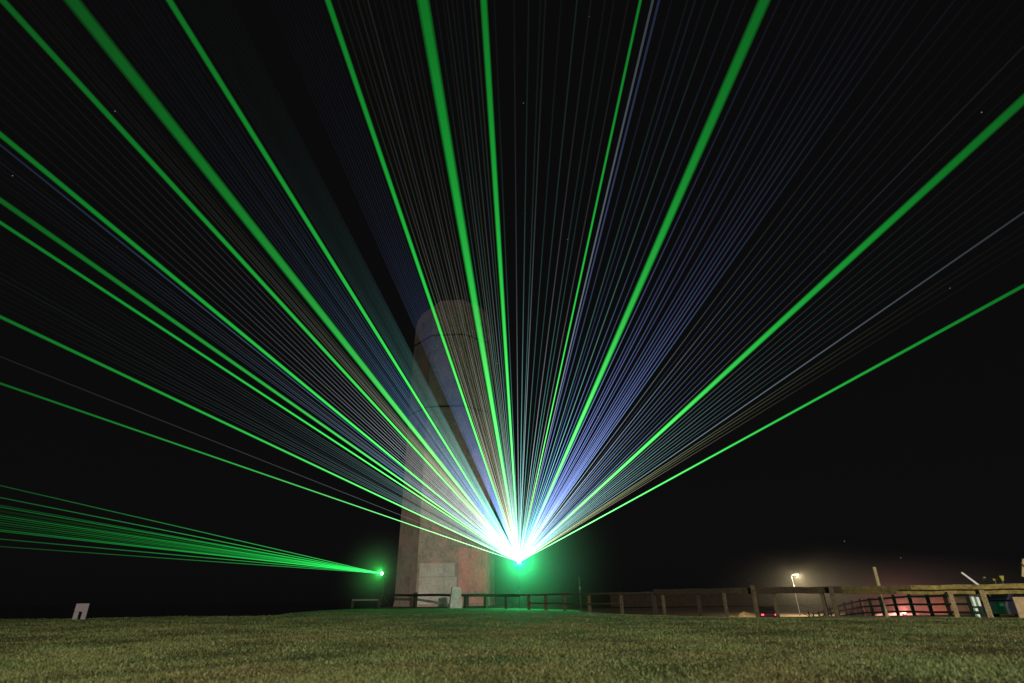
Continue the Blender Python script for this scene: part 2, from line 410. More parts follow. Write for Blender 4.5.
# ------------------------------------------------------------------ the tower
def tower_mat(name, base, dark, pale, red, redamt):
    m = bpy.data.materials.new(name); m.use_nodes = True
    n, l = m.node_tree.nodes, m.node_tree.links
    b = n['Principled BSDF']; b.inputs['Roughness'].default_value = .9; b.inputs['Specular IOR Level'].default_value = .15
    tc = n.new('ShaderNodeTexCoord')
    def noise(s, det=6, sc=(1, 1, 1)):
        mp = n.new('ShaderNodeMapping'); mp.inputs['Scale'].default_value = sc; l.new(tc.outputs['Object'], mp.inputs[0])
        z = n.new('ShaderNodeTexNoise'); z.inputs['Scale'].default_value = s; z.inputs['Detail'].default_value = det
        z.inputs['Roughness'].default_value = .7; l.new(mp.outputs[0], z.inputs['Vector']); return z
    def ramp(src, a, b_, ca=(0, 0, 0, 1), cb=(1, 1, 1, 1)):
        r = n.new('ShaderNodeValToRGB'); r.color_ramp.elements[0].position = a; r.color_ramp.elements[1].position = b_
        r.color_ramp.elements[0].color = ca; r.color_ramp.elements[1].color = cb; l.new(src, r.inputs[0]); return r
    def mix(f, a, c):
        x = n.new('ShaderNodeMix'); x.data_type = 'RGBA'; l.new(f, x.inputs[0])
        for s, i in ((a, 6), (c, 7)):
            if isinstance(s, tuple): x.inputs[i].default_value = (*s, 1)
            else: l.new(s, x.inputs[i])
        return x.outputs[2]
    big, mid, fine, drip = noise(.35, 5), noise(1.4, 9), noise(4.5, 9), noise(1.0, 9, (1, 1, .55))
    c = mix(ramp(big.outputs[0], .35, .65).outputs[0], base, tuple(k * .72 for k in base))
    c = mix(ramp(mid.outputs[0], .55, .68).outputs[0], c, pale)
    rm = ramp(noise(.9, 8).outputs[0], .62 - .3 * redamt, .72 - .25 * redamt)
    c = mix(rm.outputs[0], c, red)
    c = mix(ramp(drip.outputs[0], .52, .75).outputs[0], c, dark)
    c = mix(ramp(fine.outputs[0], .52, .78).outputs[0], c, tuple(k * .8 for k in dark))
    l.new(c, b.inputs['Base Color'])
    bp = n.new('ShaderNodeBump'); bp.inputs['Strength'].default_value = .7; bp.inputs['Distance'].default_value = .08
    l.new(mid.outputs[0], bp.inputs['Height']); l.new(bp.outputs[0], b.inputs['Normal'])
    return m
TY = 60.0
tb = at(445.5, 606.5, TY); TBX, TBY = tb.x, TY
TZ0 = gz(TBX, TBY) - .4
top = at(454, 306.5, TY); TH = top.z - TZ0
tower = empty('stone_tower', (TBX, TBY, TZ0))
tag(tower, 'tall tapering octagonal stone tower with rounded top standing behind the dark rail fence', 'tower')
pxm = (Vector((TBX, TBY, 0)).length * 1.0) / F * math.cos(PITCH) * 1.0
depth0 = -(ROT.transposed() @ Vector((TBX, TBY, TZ0 - CAMZ))).z
RB = 51.0 * depth0 / F                  # base radius
az0 = math.atan2(-TBX, -TBY)            # direction to the camera as heading
def oct_ring(r, z, rot=0.0):
    out = []
    cam_ang = math.atan2(-TBY, -TBX)
    for k in range(8):
        a = cam_ang + R(11.5) + k * R(45)
        out.append(Vector((r * math.cos(a), r * math.sin(a), z)))
    return out
def rad(z): 
    t = z / TH
    return RB * (1.0 - .045 * t)
TSTONE = tower_mat('tower_stone', (.355, .29, .255), (.14, .12, .10), (.45, .385, .355), (.42, .265, .24), .5)
JOINT = mat('dark_joint_stone', (.10, .085, .075), .9, var=.4)  # darker stone for the recessed bands
TPINK = tower_mat('tower_red_lit_render', (.66, .29, .30), (.26, .16, .14), (.68, .44, .42), (.70, .27, .26), .6)  # weathered render; red light from the right is put into its pink
TPALE = tower_mat('tower_pale_render', (.56, .48, .47), (.30, .25, .24), (.60, .54, .53), (.52, .38, .36), .4)
def ring_mesh(profile, close_top=True):
    m = MB(); vs = []; fs = []
    for r_, z in profile: vs += oct_ring(r_, z)
    n = len(profile)
    for i in range(n - 1):
        for k in range(8):
            j = (k + 1) % 8; fs.append((i * 8 + k, i * 8 + j, (i + 1) * 8 + j, (i + 1) * 8 + k))
    fs.append(tuple(range(8))[::-1]); fs.append(tuple(range((n - 1) * 8, n * 8)))
    m.add(vs, fs); return m
def z_at(py, px=450): return at(px, py, TY - RB * .9).z - TZ0
ZC1, ZC2 = z_at(406), z_at(334.5)
ring_mesh([(RB * 1.03, 0), (RB * 1.0, .9), (rad(ZC1), ZC1 - .12)]).build('shaft', TSTONE, tower)
ring_mesh([(rad(ZC1) * 1.0 - .16, ZC1 - .13), (rad(ZC1) * 1.0 - .16, ZC1 + .13)]).build('groove_band', JOINT, tower)
ring_mesh([(rad(ZC1), ZC1 + .12), (rad(ZC2), ZC2 - .12)]).build('upper_shaft', TSTONE, tower)
ring_mesh([(rad(ZC2) - .16, ZC2 - .13), (rad(ZC2) - .16, ZC2 + .13)]).build('groove_band', JOINT, tower)
zt = ZC2 + .12; rt = rad(ZC2)
capH = (TH - zt)
ring_mesh([(rt, zt), (rt * .995, zt + capH * .40), (rt * .95, zt + capH * .56), (rt * .85, zt + capH * .72), (rt * .68, zt + capH * .86), (rt * .42, zt + capH * .96), (rt * .12, zt + capH)]).build('rounded_cap', TSTONE, tower)
# rendered panels at the foot: face k lies between ring corner k and k+1
def panel(k, u0, u1, z0, z1, m, name, proud=.06):
    def P(u, z):
        rr = rad(z); a = oct_ring(rr, z); p = a[k % 8].lerp(a[(k + 1) % 8], u)
        nrm = (a[k % 8] + a[(k + 1) % 8]); nrm.z = 0; nrm.normalize(); return p, nrm
    vs = []
    for (u, z) in ((u0, z0), (u1, z0), (u1, z1), (u0, z1)):
        p, nrm = P(u, z); vs.append(p - nrm * .1); 
    for (u, z) in ((u0, z0), (u1, z0), (u1, z1), (u0, z1)):
        p, nrm = P(u, z); vs.append(p + nrm * proud)
    m_ = MB(); m_.add(vs, [(0, 1, 2, 3), (4, 5, 6, 7), (0, 1, 5, 4), (1, 2, 6, 5), (2, 3, 7, 6), (3, 0, 4, 7)])
    o = m_.build(name, m, tower); return o
RIGHTF = 0; FRONTF = 7
o = panel(FRONTF, .06, .985, .3, z_at(577), TPALE, 'render_panel'); o['label'] = 'pale rendered lower panel on the front face'
o = panel(FRONTF, .06, .93, z_at(576.5), z_at(563), TPALE, 'render_panel', .05)
o = panel(RIGHTF, .02, .90, z_at(593), z_at(548), TPINK, 'render_panel'); o['label'] = 'rendered panel on the right face, coloured pink for red light'
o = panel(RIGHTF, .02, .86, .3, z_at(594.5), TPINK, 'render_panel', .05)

# ------------------------------------------------------------------ post and rail fence
fence = empty('post_and_rail_fence', tuple(fence_pt(760, 618.5)))
tag(fence, 'long timber post and rail fence crossing the lawn edge, yellow lit at its right end', 'fence')
def fbuild(m, name, material):
    o = m.build(name, material); o.parent = fence; o.matrix_parent_inverse = Matrix.Translation(-fence.location); return o
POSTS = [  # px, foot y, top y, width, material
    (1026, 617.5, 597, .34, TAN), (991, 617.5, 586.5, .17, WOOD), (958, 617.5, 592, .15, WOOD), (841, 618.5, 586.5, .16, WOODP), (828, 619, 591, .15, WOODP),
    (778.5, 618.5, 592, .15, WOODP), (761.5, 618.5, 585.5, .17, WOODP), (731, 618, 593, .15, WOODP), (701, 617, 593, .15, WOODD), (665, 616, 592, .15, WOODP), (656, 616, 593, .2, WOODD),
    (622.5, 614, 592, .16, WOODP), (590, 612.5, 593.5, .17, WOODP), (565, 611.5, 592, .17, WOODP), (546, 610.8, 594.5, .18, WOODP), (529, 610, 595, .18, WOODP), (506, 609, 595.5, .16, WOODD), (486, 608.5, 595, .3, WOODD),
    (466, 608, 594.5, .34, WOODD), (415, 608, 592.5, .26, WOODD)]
for px, y0, y1, w, m_ in POSTS:
    f_ = fence_pt(px, y0); hgt = (at(px, y1, f_.y).z - f_.z) if px < 900 else (y0 - y1) * .001517 * f_.y
    if px in (841, 761.5, 731): f_ += Vector((-1, -FENCE_B, 0)).normalized() * .34      # posts of the front row
    f_.z = gz(f_.x, f_.y)
    mb = MB(); ang = math.atan2(-1, FENCE_B) + .1 * rng.random()
    mb.box((f_.x, f_.y, f_.z + hgt / 2 - .15), (w, w * .9, hgt + .3), rz=ang, bev=.015, rx=.02 * (rng.random() - .5), taper=.96)
    fbuild(mb, 'post', m_)
def rail(seq, hgt, thick, off, m_, n=4):
    """seq: px, y centre along the fence line; a slightly wavering sawn board"""
    mb = MB(); ps = []
    for a, b in zip(seq[:-1], seq[1:]):
        for k in range(n):
            t = k / n; ps.append(fence_pt(a[0] + (b[0] - a[0]) * t, a[1] + (b[1] - a[1]) * t))
    ps.append(fence_pt(*seq[-1]))
    d = Vector((FENCE_B, -1, 0)).normalized(); nr = Vector((-1, -FENCE_B, 0)).normalized()
    vs = []; fs = []
    for i, p in enumerate(ps):
        j = .012 * math.sin(i * 1.7) + .006 * (rng.random() - .5); c = p + nr * off + Vector((0, 0, j))
        for (a, b) in ((-.5, -.42), (-.42, -.5), (.42, -.5), (.5, -.42), (.5, .42), (.42, .5), (-.42, .5), (-.5, .42)):
            vs.append(c + nr * a * thick + Vector((0, 0, b * hgt)))
    for i in range(len(ps) - 1):
        for k in range(8):
            q = (k + 1) % 8; fs.append((i * 8 + k, i * 8 + q, i * 8 + 8 + q, i * 8 + 8 + k))
    fs.append(tuple(range(8))); fs.append(tuple(range(len(vs) - 8, len(vs)))); mb.add(vs, fs)
    return fbuild(mb, 'rail', m_)
RW = mat('lit_weathered_rail_timber', (.25, .19, .062), .85, var=.75, scale=5, bump=.7)  # bright right end of the rails: yellow lamplight put into the wood colour
RW2 = mat('half_lit_rail_timber', (.088, .069, .023), .85, var=.6, scale=5, bump=.7)  # same rails further left, fading lamplight put into the wood colour
WOODK = mat('unlit_rail_timber', (.026, .018, .011), .85, var=.5, scale=7, bump=.6)  # dim rail section: lack of lamplight put into the wood colour
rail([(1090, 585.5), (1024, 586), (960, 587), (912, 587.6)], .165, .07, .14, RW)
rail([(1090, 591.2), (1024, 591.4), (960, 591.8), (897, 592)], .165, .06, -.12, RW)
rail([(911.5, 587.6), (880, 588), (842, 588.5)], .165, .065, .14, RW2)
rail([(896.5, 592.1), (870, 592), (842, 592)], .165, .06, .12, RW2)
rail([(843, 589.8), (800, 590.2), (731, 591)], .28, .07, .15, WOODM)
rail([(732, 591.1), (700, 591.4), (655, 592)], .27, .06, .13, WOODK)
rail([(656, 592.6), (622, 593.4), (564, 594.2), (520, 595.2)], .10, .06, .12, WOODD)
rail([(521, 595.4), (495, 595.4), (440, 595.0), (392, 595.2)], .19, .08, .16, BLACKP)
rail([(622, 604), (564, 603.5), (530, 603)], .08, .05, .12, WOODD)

# low rail continuing left of the tower
lf = empty('low_rail', tuple(at(366, 609.5, 56)))
tag(lf, 'low grey timber rail on short posts left of the tower beside the small laser stand', 'rail')
def lbuild(m, name, material):
    o = m.build(name, material); o.parent = lf; o.matrix_parent_inverse = Matrix.Translation(-lf.location); return o
a, b = at(353, 600.3, 55), at(379, 599.6, 53)
mb = MB(); mb.box((a + b) / 2, ((b - a).length, .25, .14), rz=math.atan2(b.y - a.y, b.x - a.x), bev=.02); lbuild(mb, 'rail', GREYW)
for q in (a, b):
    g0 = gz(q.x, q.y); mb = MB(); mb.box((q.x, q.y, (g0 + q.z) / 2 - .12), (.2, .2, q.z - g0 + .1), bev=.02); lbuild(mb, 'post', WOODD)

# ------------------------------------------------------------------ dark three rail fence in the car park
paddock = empty('three_rail_fence', tuple(at(900, 617, 38)))
tag(paddock, 'dark maroon three rail fence curving away through the car park behind the lit rail fence', 'fence')
def pbuild(m, name, material):
    o = m.build(name, material); o.parent = paddock; o.matrix_parent_inverse = Matrix.Translation(-paddock.location); return o
PP = [(972, 31.5), (949, 33), (931, 34.8), (913, 36.8), (897, 39), (883, 41.5), (872, 44), (863, 46.5), (854, 50), (846, 53.5), (838, 58), (830, 64), (823.5, 71), (818, 79), (812.5, 90), (808, 102), (804, 116)]
tops = []
for px, Y in PP:
    d = ray(px, 610); X = d.x * Y / d.y; g0 = gz(X, Y); hgt = 1.2 + .1 * (rng.random() - .5)
    tops.append(Vector((X, Y, g0)))
    mb = MB(); mb.box((X, Y, g0 + hgt / 2 - .1), (.15, .15, hgt + .2), rz=.5, bev=.012); pbuild(mb, 'post', MAROON)
for hz in (.22, .62, 1.04):
    mb = MB(); vs = []; fs = []
    for i, p in enumerate(tops):
        for (a, b) in ((-.03, -.055), (.03, -.055), (.03, .055), (-.03, .055)):
            vs.append(p + Vector((a - .09, b * 0 + a - .06, hz + b + .01 * math.sin(i * 2.1 + hz))))
    for i in range(len(tops) - 1):
        for k in range(4):
            q = (k + 1) % 4; fs.append((i * 4 + k, i * 4 + q, i * 4 + 4 + q, i * 4 + 4 + k))
    fs += [(0, 1, 2, 3), tuple(range(len(vs) - 4, len(vs)))]
    mb.add(vs, fs); pbuild(mb, 'rail', MAROON)

# ------------------------------------------------------------------ street lamps: one in the car park, one assumed
def street_lamp(loc, height, head_dir, label, power, col, cutoff=False):
    t = empty('street_lamp', loc, head_dir); tag(t, label, 'street lamp')  # also names the assumed lamp behind the camera
    mb = MB(); mb.lathe([(.11, 0), (.11, .5), (.07, .6), (.045, height * .93), (.04, height)], n=12); mb.build('pole', STEEL, t, True)
    mb = MB(); mb.tube([(0, 0, height - .12), (.25, 0, height + .05), (.8, 0, height + .12)], .035, 8); mb.build('arm', STEEL, t, True)
    mb = MB(); mb.box((0, -.12, height * .72), (.2, .16, .3), bev=.02); mb.build('control_box', WHITE, t)
    mb = MB(); mb.box((1.05, 0, height + .13), (.6, .3, .14), bev=.06); hd = mb.build('lamp_head', STEEL, t)
    mb = MB(); mb.box((1.05, 0, height + .03), (.4, .3, .26), bev=.1); mb.build('lens', emit('lamp_glow', col, 30), hd)
    ld = bpy.data.lights.new('lamp_light', 'SPOT' if cutoff else 'POINT'); ld.energy = power; ld.color = col; ld.shadow_soft_size = .12
    lo = bpy.data.objects.new('lamp_light', ld); COL.objects.link(lo); lo.parent = t; lo.location = (1.05, 0, height - .15)
    if cutoff:                              # assumed shielded head, dims the tower top: no light more than a few degrees above level
        ld.spot_size = R(164); ld.spot_blend = .15
        lo.rotation_euler = Vector((math.cos(R(75)), 0, -math.sin(R(75)))).to_track_quat('-Z', 'Y').to_euler()
    return t
LY = 112.0
lb = at(799.5, 613, LY); lb.z = gz(lb.x, lb.y)
lh = at(794, 575, LY).z - lb.z
street_lamp(tuple(lb), lh, R(-8), 'lit street lamp on a tall pale pole at the back of the car park', 9000, (1, .78, .42))
street_lamp((15, -30, gz(15, -30)), 9.0, R(115), 'assumed street lamp added behind the camera to light the near lawn', 142000, (1, .92, .72), True)  # assumed lamp out of view, added to light lawn and fence rails

# ------------------------------------------------------------------ mist patches that catch the lamps
def ico(n=3):
    import bmesh
    bm = bmesh.new(); bmesh.ops.create_icosphere(bm, subdivisions=n, radius=1); return bm
def mist(name, loc, scale, density, power, label):
    me = bpy.data.meshes.new(name); bm = ico(3); bm.to_mesh(me); bm.free()
    me.materials.append(mist_mat(name, density, power))
    o = bpy.data.objects.new(name, me); COL.objects.link(o); o.location = loc; o.scale = scale
    tag(o, label, 'mist', kind='stuff'); return o

# ------------------------------------------------------------------ laser projectors
S1 = at(519, 562, 47.0); S2 = at(381.5, 573.5, 50.0)
def projector(loc, label, stand_label, rz, ctr_col, big=1.0):
    t = empty('laser_projector', tuple(loc), rz); tag(t, label, 'laser projector')
    # the aperture is at the origin, the case behind and below it
    mb = MB(); mb.box((0, .34, -.16), (.5 * big, .56, .34), bev=.03); case = mb.build('case', BLACKP, t)
    mb = MB()
    for k in range(6): mb.box((0, .64 + .01, -.29 + .05 * k), (.4 * big, .03, .015))
    mb.build('cooling_fin', DARKST, case)
    mb = MB(); mb.tube([(0, .08, 0), (0, .0, .01), (0, -.02, .012)], [.1, .1, .09], 16); mb.build('lens', emit('laser_aperture', ctr_col, 60), t)
    mb = MB()
    mb.tube([(-.3 * big, .3, -.12), (-.3 * big, .3, -.42), (.3 * big, .3, -.42), (.3 * big, .3, -.12)], .02, 6); mb.build('yoke', DARKST, t)
    return t
def tripod(loc, top, label):
    g0 = gz(loc.x, loc.y); t = empty('tripod_stand', (loc.x, loc.y, g0)); tag(t, label, 'stand')
    h = top - g0
    mb = MB(); mb.tube([(0, 0, .25), (0, 0, h)], .028, 10); mb.build('mast', DARKST, t, True)
    mb = MB(); mb.lathe([(.05, h * .45), (.06, h * .47), (.06, h * .52), (.05, h * .54)], n=10); mb.build('collar', BLACKP, t)
    for k in range(3):
        a = k * 2.094 + .5
        mb = MB(); mb.tube([(0, 0, h * .5), (.75 * math.cos(a), .75 * math.sin(a), .02)], .018, 8); lg = mb.build('leg', DARKST, t, True)
        mb = MB(); mb.lathe([(.04, -.01), (.04, .05), (.02, .06)], (.75 * math.cos(a), .75 * math.sin(a), 0), 8); mb.build('rubber_foot', RUBBER, lg)
        mb = MB(); mb.tube([(0, 0, .3), (.42 * math.cos(a), .42 * math.sin(a), h * .5 * .44 + .02)], .012, 6); mb.build('brace', DARKST, t)
    return t
projector(S1, 'main laser projector with blazing white green aperture right of the tower', '', 0, (.75, 1, .85), 1.0)
projector(S2, 'small laser projector with green aperture left of the tower', '', R(-55), (.3, 1, .45), .7)
tripod(S1 + Vector((0, .3, 0)), S1.z - .42, 'black tripod stand under the main laser projector behind the fence')
tripod(S2 + Vector((.2, .2, 0)), S2.z - .40, 'black tripod stand under the small laser projector left of the tower')
for p, e, c in ((S1, 6400, (.0, 1, .22)), (S2, 700, (.03, 1, .10))):
    # spill light of the projector: forwards and sideways, none back onto the tower
    ld = bpy.data.lights.new('laser_light', 'SPOT'); ld.energy = e; ld.color = c; ld.shadow_soft_size = .1
    ld.spot_size = R(168); ld.spot_blend = .25
    lo = bpy.data.objects.new('laser_light', ld); COL.objects.link(lo); lo.location = p + Vector((0, -.15, .05))
    lo.rotation_euler = Vector((.15 if p is S1 else -.35, -1, 0)).to_track_quat('-Z', 'Y').to_euler()
mist('mist', tuple(S1), (9.5, 9.5, 9.5), .040, 2.8, 'thin mist glowing green around the main laser projector')
mist('mist', tuple(S2), (4.5, 4.5, 4.5), .06, 2.6, 'thin mist glowing green around the small laser projector')
lamp_p = lb + Vector((1.0, 0, lh))
rp = at(905, 612, 46.5)
mist('mist', (rp.x, rp.y, rp.z + .5), (16, 10, 4), .012, 1.4, 'thin mist glowing dark red above the added red lamp')
mist('mist', (lamp_p.x + 5, lamp_p.y, lamp_p.z - 2.6), (28, 20, 10), .0068, 2.4, 'thin mist glowing yellow around the street lamp')

# ------------------------------------------------------------------ laser beams
BEAM = beam_mat('laser_beam_light', 12.0); RAYM = beam_mat('laser_ray_light', 5.4); CORE = beam_mat('laser_core_light', 5.0); RAYL = beam_mat('laser_ray_long_light', 11.0); FANM = beam_mat('small_fan_light', 11.0)
EL = R(35); AX = Vector((0, -math.cos(EL), math.sin(EL)))
def dir1(alpha):
    """direction in the fan plane of the main projector that runs at angle alpha from upright as photographed"""
    lo, hi = R(-89), R(89); a0 = proj(S1)
    for _ in range(50):
        mid = (lo + hi) / 2; d = Vector((math.sin(mid), 0, 0)) + AX * math.cos(mid)
        p = proj(S1 + d * 3); al = math.atan2(p[0] - a0[0], a0[1] - p[1])
        if al < alpha: lo = mid
        else: hi = mid
    return Vector((math.sin(lo), 0, 0)) + AX * math.cos(lo)
VL = Vector((-1, -.22, 0)).normalized()
def dir2(py):
    a0 = proj(S2); tgt = math.atan2(a0[1] - py, a0[0])
    lo, hi = R(-20), R(60)
    for _ in range(50):
        mid = (lo + hi) / 2; d = VL * math.cos(mid) + Vector((0, 0, math.sin(mid)))
        p = proj(S2 + d * 3); al = math.atan2(a0[1] - p[1], a0[0] - p[0])
        if al < tgt: lo = mid
        else: hi = mid
    return VL * math.cos(lo) + Vector((0, 0, math.sin(lo)))
def beam(name, src, d, r_far, col, strength, m, shells, n=8, L=75.0, pw=.7, r0=.02, ref=37.0, start=.15):
    mb = MB(); ts = [start, 1.5, 4, 8, 13, 19, 26, 34, 44, 58, L] if r_far > .08 else [start, 5, 15, 35, L]
    for k in shells:
        mb.tube([d * t for t in ts], [k * (r0 + (r_far - r0) * min(1.5, t / ref) ** pw) for t in ts], n, caps=False)
    o = mb.build(name, m, loc=src)
    o.color = (*col, strength)
    return o
G = (.004, 1.0, .085)
MAIN = [  # alpha, far diameter in m, strength, label
    (-71.0, .17, .55, 'thin green laser beam, lowest of the left half of the main fan'),
    (-64.7, .24, .75, 'green laser beam, second lowest on the left of the main fan'),
    (-56.8, .22, .95, 'narrow bright green laser beam, third lowest on the left of the main fan'),
    (-55.1, .32, .62, 'dull green laser beam just above a narrow bright one on the left'),
    (-50.5, .30, .95, 'green laser beam with a thin blue ray along its lower side on the left'),
    (-42.6, .33, .85, 'green laser beam running into the top left corner of the picture'),
    (-38.5, .66, .62, 'very wide green laser beam on the upper left, next to the corner beam'),
    (-31.9, .32, .95, 'green laser beam on the upper left between the very wide beam and the dark gap'),
    (-18.8, .32, 1.0, 'green laser beam crossing in front of the left part of the tower top'),
    (-9.7, .66, .85, 'very wide green laser beam crossing in front of the right side of the tower top'),
    (-3.6, .38, .95, 'almost upright green laser beam just right of the tower'),
    (12.2, .17, .95, 'slim green laser beam leaning slightly right with pale blue rays beside it'),
    (23.6, .60, .75, 'very wide green laser beam on the upper right amid blue rays'),
    (47.5, .50, .85, 'wide green laser beam reaching the right edge of the picture'),
    (61.3, .24, .85, 'green laser beam, lowest on the right of the main fan'),
]
for al, dia, s, lab in MAIN:
    o = beam('laser_beam', S1, dir1(R(al)), dia * .44, G, s * .72, BEAM, (1.0, .80, .58), 10, r0=.012)
    tag(o, lab, 'laser beam', 'wide green beams of the main laser fan')
    c = beam('core', (0, 0, 0), dir1(R(al)), dia * .27, (.85, .95, .85), 1.9, CORE, (1.0,), 8, L=40, r0=.008); c.parent = o
def spread(a, b, n, jit=.25):
    st_ = (b - a) / n
    return [a + st_ * (i + .5 + (rng.random() - .5) * 2 * jit) for i in range(n)]
BLUE, VIO, TEAL, GREY, OLV, BRN, PALE = (.26, .50, 1.0), (.30, .42, 1.0), (.28, .85, .80), (.62, .74, .82), (.55, .85, .38), (.75, .62, .42), (.62, .85, 1.0)
SECT = [  # angles, colours, strength, radius, material, label, group
    (spread(-64, -57.6, 13, .15), (GREY, TEAL), .20, .034, RAYM, 'faint grey laser ray low on the left, above the second lowest green beam', 'faint rays low on the left'),
    ([-68.4], (GREY,), .30, .035, RAYL, 'single faint grey laser ray between the two lowest green beams on the left', None),
    (spread(-54.3, -51.7, 6, .2), (BLUE, GREY), .40, .034, RAYM, 'thin bluish laser ray between the dull beam and the blue edged beam', 'bluish rays on the left'),
    ([-51.2], (BLUE,), .55, .045, RAYL, 'thin blue laser ray running close under a green beam on the left', None),
    (spread(-49.8, -43.2, 9, .15), (GREY,), .48, .034, RAYM, 'thin grey laser ray in the band below the beam to the top left corner', 'grey rays below the top left corner beam'),
    (spread(-42, -39.6, 6, .2), (BRN, OLV, GREY), .42, .045, RAYM, 'dim olive laser ray between the corner beam and the very wide beam', 'olive rays on the upper left'),
    (spread(-37.6, -32.5, 14, .3), (BLUE, BLUE, VIO, TEAL), .62, .036, RAYM, 'blue laser ray just right of the very wide beam on the upper left', 'blue rays on the upper left'),
    (spread(-31.3, -27.1, 15, .05), (TEAL, (.25, .75, .65)), .62, .023, RAYM, 'fine teal laser ray packed close on the left of the dark gap', 'teal rays left of the dark gap'),
    (spread(-24.1, -19.4, 14, .08), (VIO, BLUE), .78, .023, RAYM, 'fine blue violet laser ray packed close on the right of the dark gap', 'blue violet rays right of the dark gap'),
    (spread(-18.1, -10.8, 13, .3), (OLV, BRN, GREY), .45, .040, RAYM, 'thin olive laser ray in front of the tower top between two green beams', 'olive rays before the tower top'),
    (spread(-8.7, -4.2, 8, .3), (TEAL, OLV, GREY), .42, .040, RAYM, 'thin grey green laser ray between the very wide beam and the upright beam', 'grey green rays beside the upright beam'),
    ([-2.5, -.5, 1, 2.2, 2.7, 4.3, 5.9, 7.3, 8.7, 9.6, 11], (TEAL, GREY, TEAL), .55, .038, RAYM, 'thin teal laser ray rising between the upright beam and the slim beam', 'upright teal rays'),
    ([13.4, 14.0], (PALE, VIO), .75, .055, RAYL, 'pale blue laser ray beside the slim green beam', 'pair of pale blue rays'),
    ([15.2, 16.7, 17.4, 18.3, 19.5, 20.9, 22.1], (BLUE, TEAL, BLUE), .68, .042, RAYM, 'thin blue laser ray between the slim beam and the very wide beam on the right', 'blue rays right of the slim beam'),
    ([24.9, 26.2, 27.0, 27.6, 28.7, 29.4, 30.5, 31.2, 31.9, 32.6, 33.2, 33.8, 34.6, 35.3], (VIO, BLUE, (.34, .36, 1.0)), .85, .046, RAYM, 'violet blue laser ray just right of the very wide beam on the right', 'violet blue rays on the right'),
    (spread(36.3, 46.8, 11, .08), (GREY, BLUE), .45, .036, RAYM, 'thin grey laser ray above the wide beam to the right edge', 'grey rays on the right'),
    (spread(48.3, 54.8, 8, .08), (GREY, TEAL), .40, .034, RAYM, 'faint grey laser ray just below the wide beam to the right edge', 'faint grey rays below the wide right beam'),
    ([55.3], (PALE,), .62, .05, RAYL, 'pale grey blue laser ray between the two lowest green beams on the right', None),
    (spread(56, 58.6, 4, .1), (OLV, BRN), .30, .034, RAYM, 'faint olive laser ray under the pale grey blue ray on the right', 'faint olive rays on the right'),
]
for angs, cols, s, r_, m_, lab, grp in SECT:
    for i, a in enumerate(angs):
        k = s * (.65 + .7 * rng.random()); long_ = m_ is RAYM and len(angs) < 14 and rng.random() < .16
        o = beam('laser_ray', S1, dir1(R(a)), r_, cols[i % len(cols)], k * (.40 if long_ else .95 if m_ is RAYL else 3.3 if -40 < a < -19 else 6.0 if a > 14.5 else 5.4), RAYL if long_ else m_, (1.0,), 5, r0=.008, pw=1.0)
        tag(o, lab, 'laser ray', grp)
# the small fan on the left
SF = [(485.5, .042, .52), (497.5, .042, .62), (539, .042, .46), (546.5, .034, .34)]
for i, (py, r_, s) in enumerate(SF):
    o = beam('laser_beam', S2, dir2(py), r_, (.05, 1, .16), s, FANM, (1.0,), 6, L=60, r0=.02)
    tag(o, ['thin green laser ray at the top of the small left fan', 'thin green laser ray, second from the top of the small left fan',
            'thin green laser ray, second from the bottom of the small left fan', 'faint green laser ray at the bottom of the small left fan'][i], 'laser beam', 'edge rays of the small fan')
for py in spread(504, 533, 13, .3):
    o = beam('laser_ray', S2, dir2(py), .036, (.02, 1, .12), .40 * (.25 + 1.5 * rng.random()), FANM, (1.0,), 5, L=60, r0=.02)
    tag(o, 'dim green laser ray packed in the middle of the small left fan', 'laser ray', 'packed rays of the small fan')

# ------------------------------------------------------------------ things on and around the lawn
# white two legged board at the left
p = at(79, 618, 24.5); g0 = gz(p.x, p.y)
t = empty('white_board', (p.x, p.y, g0), R(14)); tag(t, 'small white board on two legs standing at the far left edge of the lawn', 'sign')
mb = MB(); mb.box((0, 0, .435), (.46, .05, .30), bev=.01); mb.build('panel', GREYW, t)
for s in (-1, 1):
    mb = MB(); mb.box((s * .145, 0, .13), (.17, .05, .31), bev=.008); mb.build('leg', GREYW, t)
# marker stone before the tower
p = fence_pt(455.5, 608); p.y -= 1.2; p = at(455.5, 608, p.y); g0 = gz(p.x, p.y)
mb = MB(); hs_ = (608 - 587) * .001517 * p.y
mb.box((0, 0, hs_ / 2 - .1), (1.05, .7, hs_ + .2), bev=.05, taper=.66, rz=.25)
o = mb.build('marker_stone', STONE, loc=(p.x, p.y, g0)); tag(o, 'pale tapering marker stone standing before the rail at the tower foot', 'stone')
# thin metal post with a small box behind the fence
p = at(581, 610, 47); g0 = gz(p.x, p.y); t = empty('metal_post', (p.x, p.y, g0)); tag(t, 'thin grey metal post with a small box, behind the fence right of the main laser', 'post')
h = at(580, 577, 47).z - g0
mb = MB(); mb.tube([(0, 0, -.1), (0, 0, h)], .04, 8); mb.build('pole', DARKST, t)
mb = MB(); mb.box((0, -.06, h * .67), (.16, .12, .22), bev=.02); mb.build('box', DARKST, t)
# tan pole in the car park
p = at(887.5, 617, 35); g0 = gz(p.x, p.y); h = at(877, 567, 35).z - g0
mb = MB(); mb.tube([(0, 0, -.1), (0, 0, h * .6), (.02, 0, h)], [.11, .095, .085], 10)
o = mb.build('wooden_pole', TAN, loc=(p.x, p.y, g0)); tag(o, 'tall plain wooden pole rising above the lit rail fence', 'pole')
